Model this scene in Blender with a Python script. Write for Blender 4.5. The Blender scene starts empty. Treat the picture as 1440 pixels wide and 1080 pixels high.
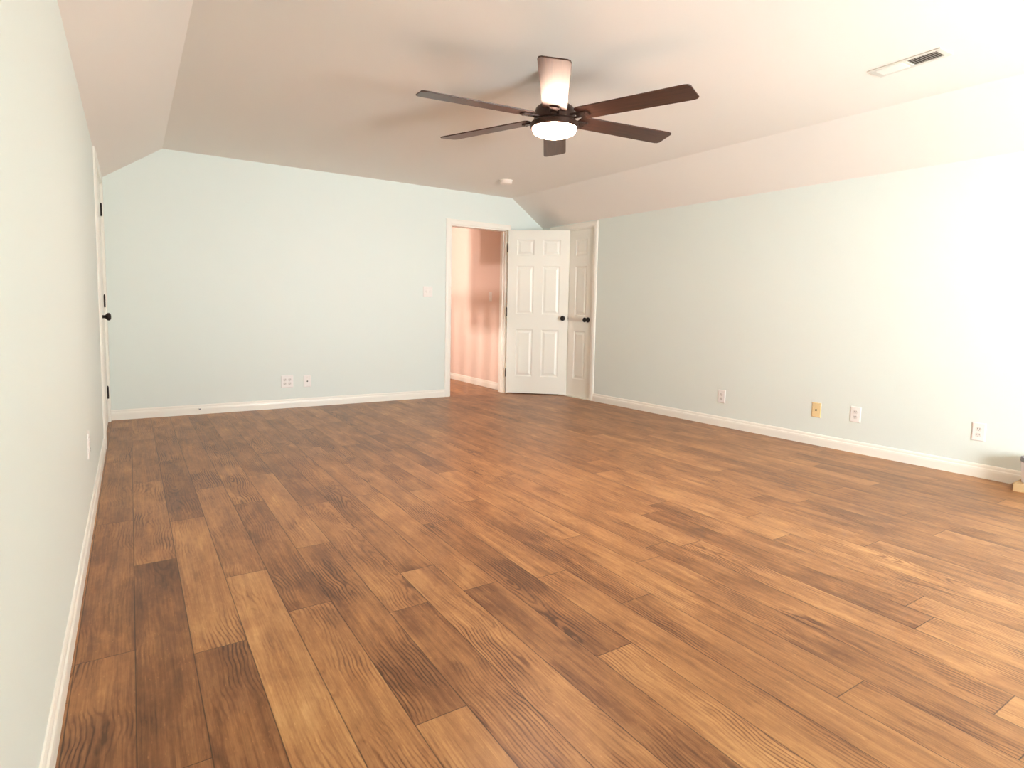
import bpy, bmesh, math, random
from mathutils import Vector, Matrix
random.seed(7)
S = bpy.context.scene
COL = S.collection

# ------------------------------------------------------------------ room numbers (metres)
W, D, H = 4.6108, 6.1774, 2.3939        # right wall at the far corner, far wall, flat ceiling
HL, HR = 2.0763, 2.0715                 # height of the side walls under the slopes
XL, XR = 0.4603, 4.1501                 # creases between slopes and flat ceiling
SK = -0.0467                            # the right wall runs slightly out of square
YN = -1.3                              # near wall, behind the camera
rwx = lambda y: W + SK * (y - D)
xrx = lambda y: XR + SK * (y - D)

# ------------------------------------------------------------------ camera
f_px, cam_x, cam_z = 827.303, 0.1826, 1.0356
yaw, pitch, roll = 0.5755, -0.0834, 0.0197
fwd = Vector((math.sin(yaw) * math.cos(pitch), math.cos(yaw) * math.cos(pitch), math.sin(pitch)))
r0 = Vector((math.cos(yaw), -math.sin(yaw), 0)); u0 = r0.cross(fwd)
rt = math.cos(roll) * r0 + math.sin(roll) * u0
up = -math.sin(roll) * r0 + math.cos(roll) * u0
cam = bpy.data.cameras.new('camera'); camo = bpy.data.objects.new('camera', cam); COL.objects.link(camo)
M3 = Matrix((rt, up, -fwd)).transposed()
camo.matrix_world = Matrix.Translation((cam_x, 0, cam_z)) @ M3.to_4x4()
cam.sensor_width = 36; cam.lens = f_px / 1440 * 36; cam.shift_y = -35.3441 / 1440
cam.clip_start = 0.02
S.camera = camo

# ------------------------------------------------------------------ light and exposure
S.view_settings.view_transform = 'Standard'; S.view_settings.look = 'None'
S.view_settings.gamma = 1; S.view_settings.use_curve_mapping = False
S.view_settings.exposure = 0.75
S.cycles.use_denoising = True
S.cycles.max_bounces = 14; S.cycles.diffuse_bounces = 10
S.cycles.sample_clamp_indirect = 8
S.cycles.caustics_reflective = False; S.cycles.caustics_refractive = False

wd = bpy.data.worlds.new('sky'); S.world = wd; wd.use_nodes = True
nt = wd.node_tree; nt.nodes.clear()
tc = nt.nodes.new('ShaderNodeTexCoord'); sp = nt.nodes.new('ShaderNodeSeparateXYZ')
mr = nt.nodes.new('ShaderNodeMapRange'); cr = nt.nodes.new('ShaderNodeValToRGB')
bg = nt.nodes.new('ShaderNodeBackground'); wo = nt.nodes.new('ShaderNodeOutputWorld')
nt.links.new(tc.outputs['Generated'], sp.inputs[0]); nt.links.new(sp.outputs['Z'], mr.inputs['Value'])
mr.inputs['From Min'].default_value = -1; mr.inputs['From Max'].default_value = 1
nt.links.new(mr.outputs[0], cr.inputs[0])
E = cr.color_ramp.elements
E[0].position = 0.0; E[0].color = (2.35, 2.40, 2.42, 1)
E[1].position = 1.0; E[1].color = (1.55, 1.70, 1.80, 1)
e = E.new(0.49); e.color = (2.35, 2.40, 2.42, 1)
e = E.new(0.53); e.color = (1.75, 1.85, 1.92, 1)
nt.links.new(cr.outputs[0], bg.inputs[0]); bg.inputs[1].default_value = 20.0
nt.links.new(bg.outputs[0], wo.inputs[0])

sun = bpy.data.lights.new('sun', 'SUN'); suno = bpy.data.objects.new('sun', sun); COL.objects.link(suno)
sun.energy = 16; sun.color = (1.0, 0.93, 0.84); sun.angle = 0.02
sd = Vector((0.10, 0.50, -0.86)).normalized()
suno.rotation_euler = sd.to_track_quat('-Z', 'Y').to_euler()

REV = 0.70                              # depth of the alcove added to narrow the window light
WIN = [('near', 2.50, 3.85, 0.25, 1.60)]
def portal(kind, a, b, z0, z1):
    l = bpy.data.lights.new('window_daylight', 'AREA'); o = bpy.data.objects.new('window_daylight', l); COL.objects.link(o)
    l.shape = 'RECTANGLE'; l.size = b - a; l.size_y = z1 - z0
    l.cycles.is_portal = True
    c = (a + b) / 2; zc = (z0 + z1) / 2
    if kind == 'near':
        o.location = (c, YN - REV - 0.12, zc); d = Vector((0, 1, 0))
    else:
        o.location = (rwx(c) + 0.06, c, zc); d = Vector((-1, SK, 0))
    o.rotation_euler = d.to_track_quat('-Z', 'Y').to_euler()
for w_ in WIN: portal(*w_)

# ------------------------------------------------------------------ materials
def nodes(name):
    m = bpy.data.materials.new(name); m.use_nodes = True
    t = m.node_tree; return m, t, t.nodes['Principled BSDF']
def N(t, typ, **kw):
    n = t.nodes.new(typ)
    for k, v in kw.items(): setattr(n, k, v)
    return n
def math_(t, op, a, b=None, c=None):
    n = t.nodes.new('ShaderNodeMath'); n.operation = op
    for i, v in enumerate((a, b, c)):
        if v is None: continue
        if isinstance(v, (int, float)): n.inputs[i].default_value = v
        else: t.links.new(v, n.inputs[i])
    return n.outputs[0]
def plain(name, col, rough=0.5, metal=0.0, bump=0.0, bscale=60, var=0.0, spec=0.5):
    m, t, b = nodes(name)
    b.inputs['Base Color'].default_value = (*col, 1); b.inputs['Roughness'].default_value = rough
    b.inputs['Metallic'].default_value = metal; b.inputs['Specular IOR Level'].default_value = spec
    if bump or var:
        tc = N(t, 'ShaderNodeTexCoord'); nz = N(t, 'ShaderNodeTexNoise')
        nz.inputs['Scale'].default_value = bscale; nz.inputs['Detail'].default_value = 4
        t.links.new(tc.outputs['Object'], nz.inputs['Vector'])
        if bump:
            bp = N(t, 'ShaderNodeBump'); bp.inputs['Strength'].default_value = bump; bp.inputs['Distance'].default_value = 0.002
            t.links.new(nz.outputs['Fac'], bp.inputs['Height']); t.links.new(bp.outputs[0], b.inputs['Normal'])
        if var:
            mx = N(t, 'ShaderNodeMixRGB'); mx.inputs[1].default_value = (*[c * (1 - var) for c in col], 1)
            mx.inputs[2].default_value = (*[min(1, c * (1 + var)) for c in col], 1)
            t.links.new(nz.outputs['Fac'], mx.inputs[0]); t.links.new(mx.outputs[0], b.inputs['Base Color'])
    return m

M = {}
M['wall'] = plain('aqua_wall_paint', (0.735, 0.806, 0.776), 0.5, bump=0.10, bscale=140, var=0.012, spec=0.35)
M['ceiling'] = plain('ceiling_paint', (0.825, 0.79, 0.75), 0.85, bump=0.12, bscale=180)
M['trim'] = plain('white_trim_paint', (0.865, 0.855, 0.795), 0.32, bump=0.03, bscale=90)
M['door'] = plain('door_paint', (0.825, 0.825, 0.765), 0.35, bump=0.04, bscale=120)
M['hall'] = plain('hall_wall_paint', (0.80, 0.65, 0.58), 0.6, bump=0.10, bscale=140)
M['plate'] = plain('white_plate_plastic', (0.84, 0.82, 0.80), 0.3, var=0.01)
M['socket'] = plain('socket_plastic', (0.74, 0.71, 0.68), 0.35, var=0.01)
M['ivory'] = plain('ivory_plate_plastic', (0.80, 0.62, 0.34), 0.35, var=0.02)
M['slot'] = plain('dark_slot', (0.03, 0.025, 0.02), 0.6, var=0.1)
M['bronze'] = plain('oil_rubbed_bronze', (0.018, 0.013, 0.011), 0.38, 0.6, var=0.2, bscale=40)
M['fanmetal'] = plain('fan_bronze_metal', (0.045, 0.022, 0.015), 0.35, 0.5, var=0.15, bscale=30)
M['brass'] = plain('connector_metal', (0.35, 0.28, 0.16), 0.3, 0.9, var=0.1)
M['ventdark'] = plain('duct_inside', (0.10, 0.09, 0.075), 0.7, var=0.1)
M['vent'] = plain('vent_enamel', (0.64, 0.63, 0.58), 0.4, var=0.02)
M['detector'] = plain('detector_plastic', (0.85, 0.78, 0.72), 0.45, var=0.01)
M['card'] = plain('cardboard', (0.50, 0.33, 0.17), 0.8, var=0.08, bscale=25)
M['binwhite'] = plain('white_bin_plastic', (0.82, 0.80, 0.84), 0.35, var=0.02)
M['bingrey'] = plain('grey_rim_plastic', (0.22, 0.22, 0.25), 0.4, var=0.05)
M['paper'] = plain('paper', (0.88, 0.88, 0.88), 0.8, var=0.02)
M['rail'] = plain('rail_paint', (0.7, 0.66, 0.6), 0.4, var=0.05)

def emit(name, col, st):
    m, t, b = nodes(name)
    b.inputs['Base Color'].default_value = (0.9, 0.85, 0.8, 1)
    b.inputs['Emission Color'].default_value = (*col, 1); b.inputs['Emission Strength'].default_value = st
    return m
M['lamp'] = emit('frosted_lit_diffuser', (1.0, 0.68, 0.52), 95)

def blade_mat():
    m, t, b = nodes('walnut_blade_veneer')
    tc = N(t, 'ShaderNodeTexCoord'); mp = N(t, 'ShaderNodeMapping'); mp.inputs['Scale'].default_value = (3, 55, 20)
    nz = N(t, 'ShaderNodeTexNoise'); nz.inputs['Scale'].default_value = 1.6; nz.inputs['Detail'].default_value = 6
    rp = N(t, 'ShaderNodeValToRGB')
    rp.color_ramp.elements[0].position = 0.3; rp.color_ramp.elements[0].color = (0.030, 0.011, 0.007, 1)
    rp.color_ramp.elements[1].position = 0.75; rp.color_ramp.elements[1].color = (0.085, 0.032, 0.018, 1)
    t.links.new(tc.outputs['Object'], mp.inputs[0]); t.links.new(mp.outputs[0], nz.inputs['Vector'])
    t.links.new(nz.outputs['Fac'], rp.inputs[0]); t.links.new(rp.outputs[0], b.inputs['Base Color'])
    b.inputs['Roughness'].default_value = 0.36
    return m
M['blade'] = blade_mat()

def floor_mat():
    m, t, b = nodes('oak_plank_floor')
    L = t.links
    uv = N(t, 'ShaderNodeUVMap', uv_map='plank'); s = N(t, 'ShaderNodeSeparateXYZ'); L.new(uv.outputs[0], s.inputs[0])
    u, v = s.outputs[0], s.outputs[1]
    seed = N(t, 'ShaderNodeAttribute', attribute_name='seed').outputs['Fac']
    tone = N(t, 'ShaderNodeAttribute', attribute_name='tone').outputs['Fac']
    ez = math_(t, 'MULTIPLY', seed, 91.7)
    def hsh(k):
        n = N(t, 'ShaderNodeTexWhiteNoise', noise_dimensions='1D'); L.new(math_(t, 'ADD', seed, k), n.inputs['W']); return n.outputs['Value']
    def noise(su, sv, det=3, rough=0.5, off=0.0, dist=0.0):
        c = N(t, 'ShaderNodeCombineXYZ'); L.new(math_(t, 'MULTIPLY', u, su), c.inputs[0]); L.new(math_(t, 'MULTIPLY', v, sv), c.inputs[1])
        L.new(math_(t, 'ADD', ez, off), c.inputs[2])
        n = N(t, 'ShaderNodeTexNoise'); n.inputs['Scale'].default_value = 1; n.inputs['Detail'].default_value = det
        n.inputs['Roughness'].default_value = rough; n.inputs['Distortion'].default_value = dist
        L.new(c.outputs[0], n.inputs['Vector']); return n.outputs['Fac']
    # flat-sawn growth rings: distance from a wandering pith line just under the board
    wob = math_(t, 'MULTIPLY', math_(t, 'SUBTRACT', noise(0, 2.1, 2, 0.5, 3.1), 0.5), 0.10)
    wob2 = math_(t, 'MULTIPLY', math_(t, 'SUBTRACT', noise(16, 5, 3, 0.6, 13.1), 0.5), 0.026)
    cu = math_(t, 'ADD', math_(t, 'SUBTRACT', u, math_(t, 'ADD', 0.0, math_(t, 'MULTIPLY', hsh(5.3), 0.145))), wob)
    dep = math_(t, 'MULTIPLY', math_(t, 'SUBTRACT', noise(0, 1.2, 2, 0.5, 7.7), 0.5), 0.20)
    rr = math_(t, 'SQRT', math_(t, 'ADD', math_(t, 'MULTIPLY', cu, cu), math_(t, 'MULTIPLY', dep, dep)))
    rr = math_(t, 'ADD', rr, wob2)
    ring = math_(t, 'SINE', math_(t, 'MULTIPLY', rr, 560.0))
    ring = math_(t, 'ADD', math_(t, 'MULTIPLY', ring, 0.5), 0.5)
    ring = math_(t, 'POWER', ring, 3.0)
    mask = N(t, 'ShaderNodeMapRange'); mask.inputs['From Min'].default_value = 0.44; mask.inputs['From Max'].default_value = 0.66
    L.new(noise(6, 2.6, 2, 0.5, 21.3), mask.inputs['Value'])
    ringm = math_(t, 'MULTIPLY', ring, math_(t, 'MULTIPLY', mask.outputs[0], math_(t, 'ADD', 0.25, math_(t, 'MULTIPLY', hsh(9.1), 0.75))))
    fib = noise(210, 5.0, 4, 0.6, 31.0)
    fib2 = noise(46, 2.2, 4, 0.6, 41.0)
    blot = noise(9, 3.2, 3, 0.55, 51.0, 0.6)
    fleck = N(t, 'ShaderNodeMapRange'); fleck.inputs['From Min'].default_value = 0.66; fleck.inputs['From Max'].default_value = 0.74
    L.new(noise(190, 48, 2, 0.5, 61.0), fleck.inputs['Value'])
    # lightness 0..1
    x = math_(t, 'ADD', 0.50, math_(t, 'MULTIPLY', tone, 0.31))
    x = math_(t, 'ADD', x, math_(t, 'MULTIPLY', math_(t, 'SUBTRACT', blot, 0.5), 0.75))
    x = math_(t, 'ADD', x, math_(t, 'MULTIPLY', math_(t, 'SUBTRACT', fib2, 0.5), 0.62))
    x = math_(t, 'ADD', x, math_(t, 'MULTIPLY', math_(t, 'SUBTRACT', fib, 0.5), 0.46))
    x = math_(t, 'ADD', x, math_(t, 'MULTIPLY', math_(t, 'SUBTRACT', noise(70, 24, 4, 0.65, 71.0), 0.5), 0.34))
    x = math_(t, 'SUBTRACT', x, math_(t, 'MULTIPLY', ringm, 0.55))
    x = math_(t, 'ADD', x, math_(t, 'MULTIPLY', fleck.outputs[0], 0.15))
    rp = N(t, 'ShaderNodeValToRGB'); R = rp.color_ramp.elements
    R[0].position = 0.0; R[0].color = (0.080, 0.029, 0.010, 1)
    R[1].position = 1.0; R[1].color = (0.62, 0.355, 0.155, 1)
    q = R.new(0.30); q.color = (0.195, 0.078, 0.028, 1)
    q = R.new(0.55); q.color = (0.345, 0.155, 0.058, 1)
    q = R.new(0.78); q.color = (0.480, 0.245, 0.096, 1)
    L.new(x, rp.inputs[0])
    # narrow dark joints
    ln = N(t, 'ShaderNodeAttribute', attribute_name='plank_length').outputs['Fac']
    eu = math_(t, 'MINIMUM', u, math_(t, 'SUBTRACT', 0.1456, u)); ev = math_(t, 'MINIMUM', v, math_(t, 'SUBTRACT', ln, v))
    ed = math_(t, 'MINIMUM', eu, ev)
    gap = N(t, 'ShaderNodeMapRange'); gap.inputs['From Min'].default_value = 0.0006; gap.inputs['From Max'].default_value = 0.0022
    gap.inputs['To Min'].default_value = 0.30; gap.inputs['To Max'].default_value = 1.0; L.new(ed, gap.inputs['Value'])
    mx = N(t, 'ShaderNodeMixRGB', blend_type='MULTIPLY'); mx.inputs[0].default_value = 1
    L.new(rp.outputs[0], mx.inputs[1]); L.new(gap.outputs[0], mx.inputs[2])
    L.new(mx.outputs[0], b.inputs['Base Color'])
    L.new(math_(t, 'ADD', 0.30, math_(t, 'MULTIPLY', fib2, 0.16)), b.inputs['Roughness'])
    b.inputs['Specular IOR Level'].default_value = 0.4
    bp = N(t, 'ShaderNodeBump'); bp.inputs['Strength'].default_value = 0.25; bp.inputs['Distance'].default_value = 0.001
    hh = math_(t, 'ADD', math_(t, 'MULTIPLY', fib, 0.4), gap.outputs[0]); L.new(hh, bp.inputs['Height'])
    L.new(bp.outputs[0], b.inputs['Normal'])
    return m
M['floor'] = floor_mat()

# ------------------------------------------------------------------ helpers
def obj(name, bm, mat, parent=None, smooth=False, bevel=0.0, seg=2):
    bmesh.ops.recalc_face_normals(bm, faces=bm.faces)
    me = bpy.data.meshes.new(name); bm.to_mesh(me); bm.free()
    mats = mat if isinstance(mat, (list, tuple)) else [mat]
    for m in mats: me.materials.append(m)
    o = bpy.data.objects.new(name, me); COL.objects.link(o)
    if smooth:
        for p in me.polygons: p.use_smooth = True
    if bevel:
        b = o.modifiers.new('bevel', 'BEVEL'); b.width = bevel; b.segments = seg; b.limit_method = 'ANGLE'; b.angle_limit = math.radians(40)
    if parent: o.parent = parent
    return o
def empty(name, loc, rz=0.0):
    o = bpy.data.objects.new(name, None); COL.objects.link(o); o.location = loc; o.rotation_euler = (0, 0, rz)
    o.empty_display_size = 0.1; return o
def tag(o, label=None, cat=None, group=None, kind=None):
    if label: o['label'] = label
    if cat: o['category'] = cat
    if group: o['group'] = group
    if kind: o['kind'] = kind
    return o
def box(bm, x0, x1, y0, y1, z0, z1, mi=0):
    v = [bm.verts.new(p) for p in ((x0,y0,z0),(x1,y0,z0),(x1,y1,z0),(x0,y1,z0),(x0,y0,z1),(x1,y0,z1),(x1,y1,z1),(x0,y1,z1))]
    for q in ((0,1,2,3),(4,5,6,7),(0,1,5,4),(1,2,6,5),(2,3,7,6),(3,0,4,7)):
        fc = bm.faces.new([v[i] for i in q]); fc.material_index = mi
def prism(bm, A, B):
    """closed solid between two matching loops of points"""
    a = [bm.verts.new(p) for p in A]; b = [bm.verts.new(p) for p in B]
    bm.faces.new(a); bm.faces.new(list(reversed(b))); n = len(a)
    for i in range(n): bm.faces.new((a[i], a[(i+1) % n], b[(i+1) % n], b[i]))
def lathe(bm, prof, n=40, axis='Z', c=(0,0,0)):
    rings = []
    for r, h in prof:
        ring = []
        if r < 1e-6:
            p = (0,0,h) if axis == 'Z' else (0,h,0)
            ring = [bm.verts.new(Vector(p) + Vector(c))]
        else:
            for i in range(n):
                a = 2*math.pi*i/n
                p = (r*math.cos(a), r*math.sin(a), h) if axis == 'Z' else (r*math.cos(a), h, r*math.sin(a))
                ring.append(bm.verts.new(Vector(p) + Vector(c)))
        rings.append(ring)
    for A, B in zip(rings, rings[1:]):
        for i in range(n):
            j = (i+1) % n
            if len(A) == 1 and len(B) == 1: continue
            if len(A) == 1: bm.faces.new((A[0], B[i], B[j]))
            elif len(B) == 1: bm.faces.new((A[i], A[j], B[0]))
            else: bm.faces.new((A[i], A[j], B[j], B[i]))
    for ring in (rings[0], rings[-1]):
        if len(ring) > 1: bm.faces.new(ring)
def struct(o): o['kind'] = 'structure'; return o

# ------------------------------------------------------------------ floor: every plank with its own grain
PW, PL, X0 = 0.1456, 1.255, 0.020
ROWS = {  # row: (y of one end joint, tones of the boards from the near side of that joint's cycle on)
 0: (.755, [0, -.15, -.35, -.05, -.1]), 1: (1.425, [-.25, -.65, .05, -.1]), 2: (.645, [.3, -.45, .3, -.5, -.1]),
 3: (1.135, [.3, .6, .05, -.2]), 4: (.755, [.1, .3, -.35, .15, -.3]), 5: (1.28, [.55, -.2, .25, -.2, 0]),
 6: (.575, [0, -.1, .2, -.35, 0]), 7: (.84, [.1, .2, -.2, 0, -.1]), 8: (.585, [.1, -.3, .25, .1, -.3]),
 9: (1.27, [.6, -.45, .2, -.1]), 10: (.53, [0, .1, .1, -.25, .1]), 11: (1.47, [0, -.1, .2, -.1]),
 12: (.785, [.2, .1, .3, -.45, -.1, -.4]), 13: (1.69, [-.1, .3, .2, -.1]), 14: (.53, [.65, -.2, .1, .2, -.2]),
 15: (.46, [.1, .2, .35, .1, .3]), 16: (.84, [.2, -.55, .3, -.1]), 17: (.93, [.35, -.15, .2, -.1]),
 18: (1.55, [.1, .5, -.3, .2]), 19: (1.8, [.4, .3, -.2, 0]), 21: (1.98, [-.2, .1, 0, -.2]),
 23: (1.19, [.4, 0, .4, -.2]), 26: (2.23, [-.2, .2, 0]), 28: (2.21, [-.4, .1, 0]), 29: (2.48, [-.4, 0, 0])}
def plank_mesh(name, xa, xb, ya, yb, rows, k0):
    bm = bmesh.new(); uvl = bm.loops.layers.uv.new('plank')
    fs = bm.faces.layers.float.new('seed'); ft = bm.faces.layers.float.new('tone'); fl = bm.faces.layers.float.new('plank_length')
    rnd = random.Random(11)
    k = k0
    while X0 + k*PW < xb:
        x0, x1 = X0 + k*PW, X0 + (k+1)*PW
        y0, tones = rows.get(k, (rnd.uniform(0, PL), []))
        n0 = int(math.floor((ya - y0) / PL))
        y = y0 + n0*PL; i = n0
        while y < yb:
            a, b_ = max(ya, y), min(yb, y + PL); c, d = max(xa, x0), min(xb, x1)
            ti = i + 1
            tn = tones[ti] if 0 <= ti < len(tones) else rnd.uniform(-.25, .25)
            if d > c and b_ > a:
                vs = [bm.verts.new(p) for p in ((c,a,0),(d,a,0),(d,b_,0),(c,b_,0))]
                fc = bm.faces.new(vs); fc[fs] = rnd.uniform(0, 10); fc[ft] = tn; fc[fl] = PL
                for lp, (ux, vy) in zip(fc.loops, ((c,a),(d,a),(d,b_),(c,b_))): lp[uvl].uv = (ux - x0, vy - y)
            y += PL; i += 1
        k += 1
    vs = [bm.verts.new(p) for p in ((xa,ya,-0.004),(xb,ya,-0.004),(xb,yb,-0.004),(xa,yb,-0.004))]   # underlay
    bm.faces.new(vs)
    return bm
def floor_obj(name, *a):
    bm = plank_mesh(name, *a)
    me = bpy.data.meshes.new(name)
    bm.to_mesh(me); bm.free(); me.materials.append(M['floor'])
    o = bpy.data.objects.new(name, me); COL.objects.link(o)
    return struct(o)
tag(floor_obj('floor', -0.13, 5.14, YN, 10.1, ROWS, -1), 'brown oak plank floor running lengthwise through the room', 'floor')

# ------------------------------------------------------------------ shell
DO0, DO1, DOZ = 3.315, 4.075, 2.003      # hall doorway in the far wall
TH = 0.12
bm = bmesh.new()
poly = [(0,0),(DO0,0),(DO0,DOZ),(DO1,DOZ),(DO1,0),(W,0),(W,HR),(XR,H),(XL,H),(0,HL)]
prism(bm, [(x,D,z) for x,z in poly], [(x,D+TH,z) for x,z in poly])
tag(struct(obj('wall_far', bm, M['wall'])), 'pale aqua gable wall with the hall doorway', 'wall')

LD0, LD1, LDZ = 5.02, 6.10, 2.02         # left door opening along y
bm = bmesh.new()
for ya, yb, z0, z1 in ((YN, LD0, 0, HL), (LD0, LD1, LDZ, HL), (LD1, D, 0, HL)): box(bm, -0.05, 0, ya, yb, z0, z1)
box(bm, -TH, -0.05, YN, D+TH, 0, HL)
tag(struct(obj('wall_left', bm, M['wall'])), 'long pale aqua wall on the left with a door at its far end', 'wall')

RD0, RD1, RDZ = 5.215, 5.945, 2.0        # closet door opening along y
bm = bmesh.new()
def rbox(bm, ya, yb, z0, z1, o0=0.0, o1=0.05, mi=0):
    A = [(rwx(ya)+o0,ya,z0),(rwx(ya)+o1,ya,z0),(rwx(ya)+o1,ya,z1),(rwx(ya)+o0,ya,z1)]
    B = [(rwx(yb)+o0,yb,z0),(rwx(yb)+o1,yb,z0),(rwx(yb)+o1,yb,z1),(rwx(yb)+o0,yb,z1)]
    prism(bm, A, B)
for ya, yb, z0, z1 in ((YN, RD0, 0, HR), (RD0, RD1, RDZ, HR), (RD1, D, 0, HR)): rbox(bm, ya, yb, z0, z1)
rbox(bm, YN, D+TH, 0, HR, 0.05, TH)
tag(struct(obj('wall_right', bm, M['wall'])), 'long pale aqua wall on the right with four plates above its baseboard', 'wall')

bm = bmesh.new()
WN = rwx(YN)
def nwall(bm, poly): prism(bm, [(x,YN,z) for x,z in poly], [(x,YN-TH,z) for x,z in poly])
z0, z1 = WIN[0][3], WIN[0][4]
nwall(bm, [(0,0),(WN,0),(WN,z0),(0,z0)])
for a, b_ in ((0,WIN[0][1]),(WIN[0][2],WN)): nwall(bm, [(a,z0),(b_,z0),(b_,z1),(a,z1)])
nwall(bm, [(0,z1),(WN,z1),(WN,HR),(xrx(YN),H),(XL,H),(0,HL)])
a, b_ = WIN[0][1:3]
for q in ((a-0.1,a,z0-0.1,z1+0.1),(b_,b_+0.1,z0-0.1,z1+0.1),(a,b_,z0-0.1,z0),(a,b_,z1,z1+0.1)):
    box(bm, q[0], q[1], YN-REV-0.1, YN-TH, q[2], q[3])      # unseen deep alcove, added to limit how far window light spreads
tag(struct(obj('wall_near', bm, M['wall'])), 'pale aqua gable wall with a window behind the viewer', 'wall')

bm = bmesh.new()
T = 0.10
y0, y1 = YN-TH, D+TH
def slab(bm, P): prism(bm, P, [(x,y,z+T) for x,y,z in P])
dl = HL - 0.12*(H-HL)/XL
slab(bm, [(XL,y0,H),(xrx(y0),y0,H),(xrx(y1),y1,H),(XL,y1,H)])
slab(bm, [(-0.12,y0,dl),(XL,y0,H),(XL,y1,H),(-0.12,y1,dl)])
dr = HR - 0.12*(H-HR)/(W-XR)
slab(bm, [(xrx(y0),y0,H),(rwx(y0)+0.12,y0,dr),(rwx(y1)+0.12,y1,dr),(xrx(y1),y1,H)])
tag(struct(obj('ceiling', bm, M['ceiling'])), 'warm white ceiling with sloped sides', 'ceiling')

# hall beyond the doorway
HX0, HX1, HY = 1.9, 4.15, 10.0
HZ = 2.42
bm = bmesh.new(); box(bm, HX1, HX1+0.1, D+TH, HY, 0, HZ+0.1)
tag(struct(obj('wall_hall_right', bm, M['hall'])), 'pinkish hall wall seen through the doorway', 'wall')
bm = bmesh.new(); box(bm, HX0, HX1, HY, HY+0.1, 0, HZ+0.1)
tag(struct(obj('wall_hall_end', bm, M['hall'])), 'pinkish end wall of the hall', 'wall')
bm = bmesh.new(); box(bm, HX0-0.1, HX0, D+TH, HY+0.1, 0, HZ+0.1)
tag(struct(obj('wall_hall_left', bm, M['hall'])), 'pinkish left wall of the hall', 'wall')
bm = bmesh.new(); box(bm, HX0-0.1, HX1+0.1, D+TH, HY+0.1, HZ, HZ+0.1)
tag(struct(obj('ceiling', bm, M['ceiling'])), 'flat ceiling of the hall', 'ceiling')

# ------------------------------------------------------------------ baseboards (moulded profile) and casings
BP = [(0,0),(0.013,0),(0.0135,0.050),(0.012,0.062),(0.008,0.068),(0.0075,0.080),(0.004,0.088),(0,0.090)]
def baseboard(name, P, Q, nrm, label, mat=None):
    bm = bmesh.new(); n = Vector(nrm).normalized()
    A = [Vector(P) + n*o + Vector((0,0,z)) for o, z in BP]; B = [Vector(Q) + n*o + Vector((0,0,z)) for o, z in BP]
    prism(bm, A, B)
    return tag(struct(obj(name, bm, mat or M['trim'])), label, 'baseboard')
CW = 0.062
baseboard('baseboard_left', (0,YN,0), (0,LD0-CW-0.001,0), (1,0,0), 'white baseboard along the left wall')
baseboard('baseboard_far', (0.016,D,0), (DO0-CW,D,0), (0,-1,0), 'white baseboard along the far wall left of the doorway')
baseboard('baseboard_right', (rwx(YN),YN,0), (rwx(RD0-CW),RD0-CW,0), (-1,SK,0), 'white baseboard along the right wall')
baseboard('baseboard_near', (0,YN,0), (WN,YN,0), (0,1,0), 'white baseboard on the near wall')
baseboard('baseboard_corner', (DO1+CW,D,0), (W,D,0), (0,-1,0), 'short white baseboard behind the open door')
baseboard('baseboard_hall', (HX1,D+TH,0), (HX1,HY,0), (-1,0,0), 'white baseboard along the hall wall')

CP = [(0,0),(0,0.011),(0.010,0.016),(0.040,0.017),(0.052,0.013),(CW,0.008),(CW,0)]   # casing profile: across, out
def casing(name, P, along, nrm, a0, a1, zt, label, jamb=TH, head_full=True, side=(True, True)):
    """casing and jamb round an opening a0..a1 (measured along) up to zt"""
    bm = bmesh.new(); P = Vector(P); t = Vector(along).normalized(); n = Vector(nrm).normalized(); Z = Vector((0,0,1))
    pt = lambda a, o, z: P + t*a + n*o + Z*z
    for sgn, a, on in ((-1, a0, side[0]), (1, a1, side[1])):
        if not on: continue
        A = [pt(a + sgn*c, o, 0) for c, o in CP]; B = [pt(a + sgn*c, o, zt + c) for c, o in CP]
        prism(bm, A, B)
    A = [pt(a0 - c, o, zt + c) for c, o in CP]; B = [pt(a1 + c, o, zt + c) for c, o in CP]
    prism(bm, A, B)
    for a, b_ in ((a0, a0+0.012), (a1-0.012, a1)):                        # jamb boards
        prism(bm, [pt(a,0,0), pt(b_,0,0), pt(b_,0,zt), pt(a,0,zt)], [pt(a,-jamb,0), pt(b_,-jamb,0), pt(b_,-jamb,zt), pt(a,-jamb,zt)])
    prism(bm, [pt(a0,0,zt-0.012), pt(a1,0,zt-0.012), pt(a1,0,zt), pt(a0,0,zt)], [pt(a0,-jamb,zt-0.012), pt(a1,-jamb,zt-0.012), pt(a1,-jamb,zt), pt(a0,-jamb,zt)])
    if jamb > 0.08:                                                        # door stop strips
        for a, b_ in ((a0+0.012, a0+0.022), (a1-0.022, a1-0.012)):
            prism(bm, [pt(a,-0.045,0), pt(b_,-0.045,0), pt(b_,-0.045,zt-0.012), pt(a,-0.045,zt-0.012)], [pt(a,-0.08,0), pt(b_,-0.08,0), pt(b_,-0.08,zt-0.012), pt(a,-0.08,zt-0.012)])
    return tag(struct(obj(name, bm, M['trim'])), label, 'door casing')
c1 = casing('trim_1', (0,D,0), (1,0,0), (0,-1,0), DO0, DO1, DOZ, 'white casing around the open hall doorway')
bm = bmesh.new(); box(bm, DO0+0.0118, DO0+0.0135, D+0.010, D+0.040, 0.905, 0.965)
tag(obj('strike_plate', bm, M['bronze'], c1), 'dark bronze strike plate')
casing('trim_2', (0,0,0), (0,1,0), (1,0,0), LD0, LD1, LDZ, 'white casing around the closed door in the left wall', jamb=0.048)
RT = Vector((SK,1,0)).normalized(); RN = Vector((-1,SK,0)).normalized(); RK = math.hypot(1, SK)
RORG = (rwx(0),0,0)
casing('trim_3', RORG, RT, RN, RD0*RK, RD1*RK, RDZ, 'white casing around the closed closet door in the right wall', jamb=0.048)

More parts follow.
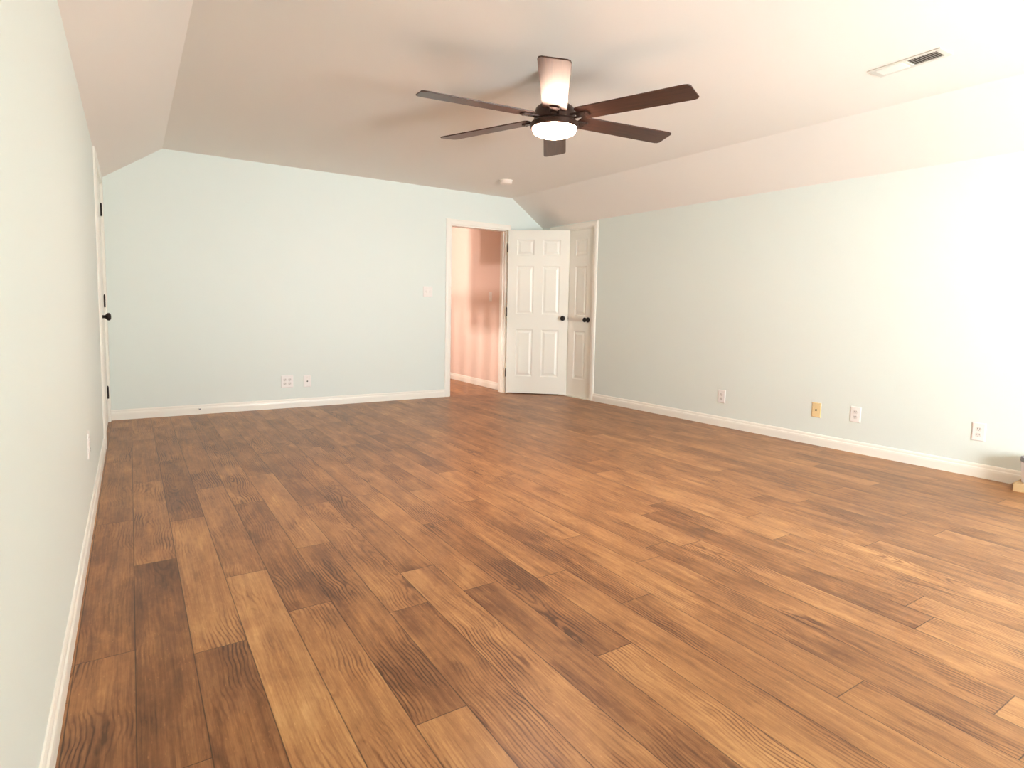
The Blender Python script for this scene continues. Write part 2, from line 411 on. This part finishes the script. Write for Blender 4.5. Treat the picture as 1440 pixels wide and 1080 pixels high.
# ------------------------------------------------------------------ six panel doors
def door(name, w, h, th=0.035, face='both'):
    """local: x from hinge edge, y 0..th thickness, z up"""
    bm = bmesh.new()
    st = 0.105*w/0.74; mid = 0.10*w/0.74
    pw = (w - 2*st - mid)/2
    cols = [(st, st+pw), (st+pw+mid, w-st)]
    k = h/1.985
    rowz = [(0.205*k, 0.790*k), (0.970*k, 1.560*k), (1.680*k, 1.875*k)]
    xs = sorted({0, w, *[c for p in cols for c in p]}); zs = sorted({0, h, *[c for p in rowz for c in p]})
    for y, sg in ((0, 1), (th, -1)):
        for xa, xb in zip(xs, xs[1:]):
            for za, zb in zip(zs, zs[1:]):
                isp = (xa, xb) in cols and (za, zb) in rowz
                loops = [(0, 0)]
                if isp: loops = [(0, 0), (0.006, 0.001), (0.012, 0.0075), (0.020, 0.0085), (0.024, 0.0085), (0.046, 0.002)]
                prev = None
                for ins, dp in loops:
                    q = [bm.verts.new((x, y + sg*dp, z)) for x, z in ((xa+ins,za+ins),(xb-ins,za+ins),(xb-ins,zb-ins),(xa+ins,zb-ins))]
                    if prev:
                        for i in range(4): bm.faces.new((prev[i], prev[(i+1)%4], q[(i+1)%4], q[i]))
                    prev = q
                bm.faces.new(prev)
    for (xa, xb, za, zb) in ((0,0,0,h),(w,w,0,h),(0,w,0,0),(0,w,h,h)):
        if xa == xb: q = [(xa,0,za),(xa,th,za),(xa,th,zb),(xa,0,zb)]
        else: q = [(xa,0,za),(xb,0,za),(xb,th,za),(xa,th,za)]
        bm.faces.new([bm.verts.new(p) for p in q])
    bmesh.ops.remove_doubles(bm, verts=bm.verts, dist=1e-5)
    return obj(name, bm, M['door'])
KP = [(0,0),(0.031,0),(0.031,0.004),(0.027,0.009),(0.014,0.011),(0.0115,0.016),(0.0115,0.032),(0.016,0.038),(0.025,0.044),(0.0285,0.053),(0.027,0.061),(0.020,0.067),(0.010,0.0695),(0,0.070)]
def knob(parent, x, z, y, sg):
    bm = bmesh.new(); lathe(bm, [(r, y + sg*h) for r, h in KP], 32, 'Y', (x, 0, z))
    return tag(obj('door_knob', bm, M['bronze'], parent, smooth=True), 'round dark bronze knob')
def hinge(parent, x, y, z, sx, leaf=0.03):
    """knuckle at x,y with a leaf towards +sx"""
    bm = bmesh.new(); lathe(bm, [(0.0065, z-0.05),(0.0065, z+0.05)], 14, 'Z', (x, y, 0))
    lathe(bm, [(0.0045, z+0.05),(0.0045, z+0.056),(0.002, z+0.060)], 12, 'Z', (x, y, 0))
    for k in (-.03, -.01, .01, .03): lathe(bm, [(0.0072, z+k-0.001),(0.0072, z+k+0.001)], 14, 'Z', (x, y, 0))
    box(bm, min(x, x+sx*leaf), max(x, x+sx*leaf), y-0.0015, y+0.0015, z-0.05, z+0.05)
    return tag(obj('door_hinge', bm, M['bronze'], parent), 'dark bronze hinge')

# the open door: hinged on the right jamb, swung towards the right wall
d1 = door('door_1', 0.745, 1.985)
hp = Vector((4.066, 6.118)); ang = math.atan2(-0.652, 0.758)
d1.location = (hp.x, hp.y, 0.012); d1.rotation_euler = (0, 0, ang)
tag(struct(d1), 'white six-panel door standing open against the right corner', 'door')
knob(d1, 0.745-0.062, 0.93, 0.0, -1); knob(d1, 0.745-0.062, 0.93, 0.035, 1)
for z in (0.245, 0.995, 1.77): hinge(d1, -0.006, 0.004, z, 1, 0.006)
bm = bmesh.new(); box(bm, 0.7448, 0.7462, 0.006, 0.029, 0.90, 0.96); box(bm, 0.745, 0.753, 0.011, 0.024, 0.918, 0.942)
tag(obj('latch', bm, M['bronze'], d1), 'dark bronze latch plate')

# closed door in the left wall: hinges at the far end, knob at the near end
d2 = door('door_2', LD1-LD0-0.030, LDZ-0.022)
d2.location = (-0.004, LD0+0.015, 0.008); d2.rotation_euler = (0, 0, math.pi/2)   # local x -> +y, local y -> -x
tag(struct(d2), 'white door closed in the left wall at the far corner', 'door')
wl = LD1-LD0-0.030
knob(d2, 0.10, 0.92, 0.0, -1)
for z in (0.25, 1.03, 1.79): hinge(d2, wl-0.012, -0.006, z, -1, 0.02)

# closed closet door in the right wall
wr = (RD1-RD0)*RK - 0.028
d3 = door('door_3', wr, RDZ-0.028)
a3 = math.atan2(-RT.y, -RT.x)                                                    # local x runs towards the viewer, local y into the wall
pos = Vector(RORG) + RT*(RD1*RK - 0.014) - RN*0.006
d3.location = (pos.x, pos.y, 0.014); d3.rotation_euler = (0, 0, a3)
tag(struct(d3), 'white closet door closed in the right wall beside the open door', 'door')
KPS = wr-0.060
ly = 0.0
# which local side faces the room
nloc = Matrix.Rotation(-a3, 3, 'Z') @ RN
sg3 = 1 if nloc.y > 0 else -1
if sg3 > 0:      # turn so that local y = 0 is the room face
    d3.location -= RN*0.035
knob(d3, KPS, 0.92, 0.035 if sg3 > 0 else 0.0, sg3)
bm = bmesh.new(); rbox(bm, RD0-0.005, RD1, 0.0, 0.012, -0.022, 0.04)
tag(struct(obj('trim_4', bm, M['trim'])), 'low threshold strip under the closet door', 'threshold')

# ------------------------------------------------------------------ wall plates
# local: x across, y out of the wall, z up
def plate_body(bm, w, h, d=0.006):
    lo = [(-w/2,-h/2),(w/2,-h/2),(w/2,h/2),(-w/2,h/2)]; i = 0.005
    hi = [(-w/2+i,-h/2+i),(w/2-i,-h/2+i),(w/2-i,h/2-i),(-w/2+i,h/2-i)]
    A = [bm.verts.new((x,0,z)) for x,z in lo]; B = [bm.verts.new((x,d*0.55,z)) for x,z in lo]; C = [bm.verts.new((x,d,z)) for x,z in hi]
    bm.faces.new(A); bm.faces.new(C)
    for P, Q in ((A,B),(B,C)):
        for k in range(4): bm.faces.new((P[k],P[(k+1)%4],Q[(k+1)%4],Q[k]))
def socket(root, cx, cz, d):
    bm = bmesh.new()
    pts = []
    for i in range(28):
        a = 2*math.pi*i/28; pts.append((cx + 0.0170*math.cos(a), cz + max(-0.0140, min(0.0140, 0.0172*math.sin(a)))))
    prism(bm, [(x, d*0.5, z) for x, z in pts], [(x, d+0.0022, z) for x, z in pts])
    s = obj('socket', bm, M['socket'], root)
    bm = bmesh.new()
    for dx, hh in ((-0.0063, 0.0045), (0.0063, 0.0038)): box(bm, cx+dx-0.0012, cx+dx+0.0012, d+0.0015, d+0.0028, cz+0.001-hh+0.002, cz+0.001+hh+0.002)
    lathe(bm, [(0.0024, d+0.0015), (0.0024, d+0.0028)], 12, 'Y', (cx, 0, cz-0.0078))
    obj('slots', bm, M['slot'], s)
def screw(root, x, z, d, m='socket'):
    bm = bmesh.new(); lathe(bm, [(0.0032, d*0.5), (0.0032, d+0.0008), (0.0015, d+0.0014), (0, d+0.0014)], 12, 'Y', (x, 0, z))
    obj('screw', bm, M[m], root)
def plate(name, loc, rz, w, h, mat, kind, label, cat, group=None):
    r = empty(name, loc, rz); tag(r, label, cat, group); d = 0.006
    bm = bmesh.new(); plate_body(bm, w, h); obj('cover_plate', bm, M[mat], r)
    if kind == 'duplex':
        for z in (0.0195, -0.0195): socket(r, 0, z, d)
        screw(r, 0, 0, d)
    elif kind == 'quad':
        for x in (-0.023, 0.023):
            for z in (0.0195, -0.0195): socket(r, x, z, d)
            screw(r, x, 0, d)
    elif kind == 'coax':
        for z in (0.042, -0.042): screw(r, 0, z, d, mat if mat == 'ivory' else 'socket')
        bm = bmesh.new(); lathe(bm, [(0.0065, d*0.5), (0.0065, d+0.003), (0.0048, d+0.003), (0.0048, d+0.010), (0.0032, d+0.010), (0.0032, d+0.004), (0, d+0.004)], 20, 'Y')
        tag(obj('cable_jack', bm, M['slot'], r), 'dark round jack')
    else:
        xs = (-0.023, 0.023) if kind == 'switch2' else (0,)
        for i, x in enumerate(xs):
            bm = bmesh.new(); box(bm, x-0.0052, x+0.0052, d*0.5, d+0.0008, -0.0125, 0.0125); obj('switch_frame', bm, M['socket'], r)
            s = 1 if i == 0 else -1
            bm = bmesh.new(); P = [(x-0.004, d*0.5, -0.005), (x+0.004, d*0.5, -0.005), (x+0.004, d*0.5, 0.005), (x-0.004, d*0.5, 0.005)]
            Q = [(x-0.0035, d+0.012, s*0.008-0.003), (x+0.0035, d+0.012, s*0.008-0.003), (x+0.0035, d+0.012, s*0.008+0.003), (x-0.0035, d+0.012, s*0.008+0.003)]
            prism(bm, P, Q); obj('toggle', bm, M['plate'], r)
            for z in (0.030, -0.030): screw(r, x, z, d)
    return r
RZ_F = math.pi; RZ_L = -math.pi/2; RZ_R = math.atan2(-RN.x, RN.y)
def onright(y, z): return (rwx(y), y, z)
plate('outlet', (1.491, D, 0.268), RZ_F, 0.116, 0.122, 'plate', 'quad', 'wide white four-socket outlet low on the far wall', 'outlet')
plate('cable_plate', (1.688, D, 0.262), RZ_F, 0.073, 0.117, 'plate', 'coax', 'white cable jack plate low on the far wall', 'cable plate')
plate('light_switch', (3.03, D, 1.222), RZ_F, 0.116, 0.117, 'plate', 'switch2', 'white double light switch beside the hall doorway', 'light switch')
GO = 'duplex outlets along the right wall'
plate('outlet', onright(3.456, 0.277), RZ_R, 0.074, 0.120, 'plate', 'duplex', 'white outlet on the right wall nearest the closet door', 'outlet', GO)
plate('cable_plate', onright(2.585, 0.283), RZ_R, 0.072, 0.117, 'ivory', 'coax', 'ivory cable jack plate low on the right wall', 'cable plate')
plate('outlet', onright(2.288, 0.293), RZ_R, 0.074, 0.120, 'plate', 'duplex', 'white outlet on the right wall just beside the ivory plate', 'outlet', GO)
plate('outlet', onright(1.524, 0.298), RZ_R, 0.074, 0.120, 'plate', 'duplex', 'white outlet on the right wall nearest the white bin', 'outlet', GO)
plate('outlet', (0, 3.30, 0.375), RZ_L, 0.074, 0.120, 'plate', 'duplex', 'white outlet low on the left wall, seen edge-on', 'outlet')
plate('light_switch', (HX1, 6.66, 1.20), math.pi/2, 0.072, 0.117, 'plate', 'switch1', 'single white light switch on the pink hall wall', 'light switch')

# small stop screwed to the far baseboard
r = tag(empty('door_stop', (0.70, D-0.013, 0.055), 0), 'tiny dark-tipped door stop on the far baseboard', 'door stop')
bm = bmesh.new(); lathe(bm, [(0.010, 0), (0.010, -0.004), (0.005, -0.006), (0.005, -0.040), (0, -0.040)], 16, 'Y'); obj('post', bm, M['trim'], r)
bm = bmesh.new(); lathe(bm, [(0.0065, -0.039), (0.0075, -0.046), (0.006, -0.052), (0, -0.052)], 16, 'Y'); obj('rubber_tip', bm, M['bingrey'], r)

# ------------------------------------------------------------------ ceiling fan
FX, FY, FZ, FR, FA = 2.249, 2.788, 2.12, 0.80, -2.217
fan = tag(empty('ceiling_fan', (FX, FY, H)), 'dark bronze six-blade ceiling fan with a lit round lamp', 'ceiling fan')
zz = FZ - H
def fpart(name, prof, mat, parent=fan, n=48, label=None, smooth=True):
    bm = bmesh.new(); lathe(bm, prof, n); o = obj(name, bm, mat, parent)
    m = o.modifiers.new('split', 'EDGE_SPLIT'); m.split_angle = math.radians(35)
    for p in o.data.polygons: p.use_smooth = True
    if label: o['label'] = label
    return o
fpart('canopy', [(0,0),(0.068,0),(0.068,-0.018),(0.058,-0.045),(0.030,-0.062),(0,-0.062)], M['fanmetal'])
fpart('downrod', [(0.0135,-0.055),(0.0135,zz+0.10)], M['fanmetal'])
fpart('motor_housing', [(0,zz+0.125),(0.030,zz+0.125),(0.036,zz+0.095),(0.085,zz+0.080),(0.108,zz+0.062),(0.118,zz+0.030),(0.118,zz-0.004),(0.108,zz-0.016),(0,zz-0.016)], M['fanmetal'])
fpart('light_ring', [(0,zz-0.014),(0.128,zz-0.014),(0.138,zz-0.022),(0.138,zz-0.044),(0.132,zz-0.050),(0.126,zz-0.050),(0.126,zz-0.036),(0,zz-0.036)], M['fanmetal'])
fpart('lamp_diffuser', [(0,zz-0.042),(0.1255,zz-0.042),(0.1255,zz-0.056),(0.118,zz-0.072),(0.090,zz-0.085),(0.045,zz-0.091),(0,zz-0.092)], M['lamp'], label='glowing frosted glass diffuser')
PITCH = math.radians(-9)
def blade(ang):
    xs = [0.150, 0.156, 0.170, 0.30, 0.45, 0.60, 0.72, FR-0.030, FR-0.010, FR]
    ws = [0.052, 0.062, 0.068, 0.070, 0.072, 0.075, 0.077, 0.0775, 0.072, 0.058]
    out = [(x + (0.006 if x > .7 else 0), w) for x, w in zip(xs, ws)] + [(x, -w) for x, w in reversed(list(zip(xs, ws)))]
    R = Matrix.Rotation(ang, 4, 'Z') @ Matrix.Rotation(PITCH, 4, 'X')
    bm = bmesh.new()
    prism(bm, [(x, y, 0.003) for x, y in out], [(x, y, -0.004) for x, y in out])
    o = obj('blade', bm, M['blade'], fan, bevel=0.0015); o.location = (0, 0, zz + 0.012); o.rotation_euler = R.to_euler()
    bm = bmesh.new()
    for sg in (1, -1): box(bm, 0.095, 0.150, min(sg*0.014, sg*0.027), max(sg*0.014, sg*0.027), -0.013, -0.0045)
    A = [(0.140,-0.027),(0.205,-0.027),(0.214,-0.018),(0.214,0.018),(0.205,0.027),(0.140,0.027)]
    prism(bm, [(x, y, -0.0045) for x, y in A], [(x, y, -0.013) for x, y in A])
    for sx, sy in ((0.165,0),(0.198,-0.014),(0.198,0.014)): lathe(bm, [(0.005,-0.012),(0.005,-0.0155),(0.0,-0.0165)], 10, 'Z', (sx, sy, 0))
    obj('blade_bracket', bm, M['fanmetal'], o, bevel=0.002)
for k in range(6): blade(FA + k*math.pi/3)

# ------------------------------------------------------------------ ceiling register, smoke detector
v = tag(empty('ceiling_vent', (3.718, 1.607, H), math.radians(177.5)), 'white ceiling air register with one dark open half', 'vent')
bm = bmesh.new(); w, l = 0.070, 0.180
a, b_ = 0.045, 0.150
for x0, x1, y0_, y1_ in ((-w,w,-l,-b_),(-w,w,b_,l),(-w,-a,-b_,b_),(a,w,-b_,b_),(-a,a,-0.008,0.008)):
    box(bm, x0, x1, y0_, y1_, -0.006, 0.0)
obj('vent_frame', bm, M['vent'], v, bevel=0.002)
bm = bmesh.new(); box(bm, -a, a, -b_, b_, -0.0012, -0.0002); obj('duct_opening', bm, M['ventdark'], v)
for sg in (1, -1):
    for i in range(11):
        y = sg*(0.014 + i*0.0128)
        bm = bmesh.new(); tl = 0.0055
        # louvres of the two halves lean opposite ways
        P = [(-a, y+sg*tl, -0.008), (a, y+sg*tl, -0.008), (a, y+sg*tl+0.0012, -0.008), (-a, y+sg*tl+0.0012, -0.008)]
        Q = [(-a, y-sg*tl, -0.001), (a, y-sg*tl, -0.001), (a, y-sg*tl+0.0012, -0.001), (-a, y-sg*tl+0.0012, -0.001)]
        prism(bm, P, Q); obj('louvre', bm, M['vent'], v)

sdt = tag(empty('smoke_detector', (3.555, 5.385, H)), 'round white smoke detector on the ceiling near the hall doorway', 'smoke detector')
def spart(name, prof, mat):
    bm = bmesh.new(); lathe(bm, prof, 40); o = obj(name, bm, mat, sdt)
    m = o.modifiers.new('split', 'EDGE_SPLIT'); m.split_angle = math.radians(35)
    for p in o.data.polygons: p.use_smooth = True
spart('mount', [(0,0),(0.072,0),(0.072,-0.010),(0,-0.010)], M['detector'])
spart('cover', [(0,-0.009),(0.064,-0.009),(0.066,-0.022),(0.058,-0.036),(0.040,-0.041),(0,-0.041)], M['detector'])

# ------------------------------------------------------------------ things cut by the right edge of the frame
bx = tag(empty('cardboard_box', (4.740, 1.158, 0.0), math.radians(2)), 'low tan cardboard box at the right wall below the white bin', 'box')
bm = bmesh.new(); w, l, h, t = 0.085, 0.118, 0.050, 0.003
box(bm, -w, w, -l, l, 0, t); box(bm, -w, w, -l, l, h-t, h)
for q in ((-w,-w+t,-l,l),(w-t,w,-l,l),(-w,w,-l,-l+t),(-w,w,l-t,l)): box(bm, *q, t, h-t)
obj('carton', bm, M['card'], bx)
bm = bmesh.new(); prism(bm, [(-w,l,h),(w,l,h),(w,l+0.002,h-t),(-w,l+0.002,h-t)], [(-w,l+0.030,h-0.028),(w,l+0.030,h-0.028),(w,l+0.030,h-0.031),(-w,l+0.030,h-0.031)])
obj('flap', bm, M['card'], bx)
bn = tag(empty('waste_bin', (4.740, 1.186, 0.0505)), 'white bin with grey rim on the tan box at the right wall', 'bin')
bm = bmesh.new(); lathe(bm, [(0,0),(0.070,0),(0.072,0.004),(0.082,0.135),(0.079,0.135),(0.070,0.008),(0,0.008)], 40)
obj('body', bm, M['binwhite'], bn)
bm = bmesh.new(); lathe(bm, [(0.078,0.128),(0.083,0.128),(0.086,0.133),(0.084,0.155),(0.078,0.157)], 40); obj('rim', bm, M['bingrey'], bn)
bm = bmesh.new()
q = [(-0.05,-0.03),(0.01,-0.05),(0.05,-0.01),(0.03,0.035),(-0.02,0.045)]
prism(bm, [(x,y,0) for x,y in q], [(x,y,0.004 + 0.006*(i%2)) for i,(x,y) in enumerate(q)])
o = obj('paper_scrap', bm, M['paper']); o.location = (4.60, 1.150, 0.0); 
tag(o, 'white crumpled paper scrap on the floor before the tan box', 'paper')
# stair rail in the hall, left of what the doorway shows
bm = bmesh.new()
RX = 2.72
box(bm, RX-0.03, RX+0.03, D+TH, 8.9, 0.92, 0.98); box(bm, RX-0.02, RX+0.02, D+TH, 8.9, 0.06, 0.10)
y = 6.36
while y < 8.9: box(bm, RX-0.018, RX+0.018, y-0.018, y+0.018, 0.10, 0.92); y += 0.117
box(bm, RX-0.045, RX+0.045, 8.86, 8.95, 0, 1.08)
tag(struct(obj('trim_5', bm, M['rail'])), 'stair railing in the hall', 'railing')
bm = bmesh.new(); box(bm, 3.15, 3.25, D+TH, 7.0, 1.3, HZ)  # unseen panel added to cut off the upper hall light on the wall
tag(struct(obj('hall_light_blocker', bm, M['hall'])), 'added light-blocking panel in the hall', 'light blocker')
def hall_light(loc, size, watts, col):
    l = bpy.data.lights.new('hall_light', 'AREA'); o = bpy.data.objects.new('hall_light', l); COL.objects.link(o)
    l.shape = 'SQUARE'; l.size = size; l.energy = watts; l.color = col
    o.location = loc; o.rotation_euler = Vector((1, 0.05, 0)).to_track_quat('-Z', 'Y').to_euler()
hall_light((2.0, 6.72, 1.95), 0.22, 24, (1.0, 0.90, 0.80))
hall_light((2.0, 7.05, 0.85), 0.10, 10, (1.0, 0.80, 0.72))
# windows: frames behind the viewer
def window(n, kind, a, b_, z0, z1):
    bm = bmesh.new(); fr = 0.06
    if kind == 'near':
        P = lambda s, o, z: (s, YN - REV - o + 0.0, z)
    else:
        P = lambda s, o, z: (rwx(s) + o, s, z)
    def bar(s0, s1, za, zb, o0=0.03, o1=0.09):
        prism(bm, [P(s0,o0,za),P(s1,o0,za),P(s1,o0,zb),P(s0,o0,zb)], [P(s0,o1,za),P(s1,o1,za),P(s1,o1,zb),P(s0,o1,zb)])
    bar(a, a+fr, z0, z1); bar(b_-fr, b_, z0, z1); bar(a+fr, b_-fr, z0, z0+fr); bar(a+fr, b_-fr, z1-fr, z1)
    m = (a+b_)/2; bar(m-0.03, m+0.03, z0+fr, z1-fr); zm = (z0+z1)/2; bar(a+fr, m-0.03, zm-0.025, zm+0.025); bar(m+0.03, b_-fr, zm-0.025, zm+0.025)
    tag(struct(obj('window_%d' % n, bm, M['trim'])), None, 'window')
for i, w_ in enumerate(WIN): window(i+1, *w_)
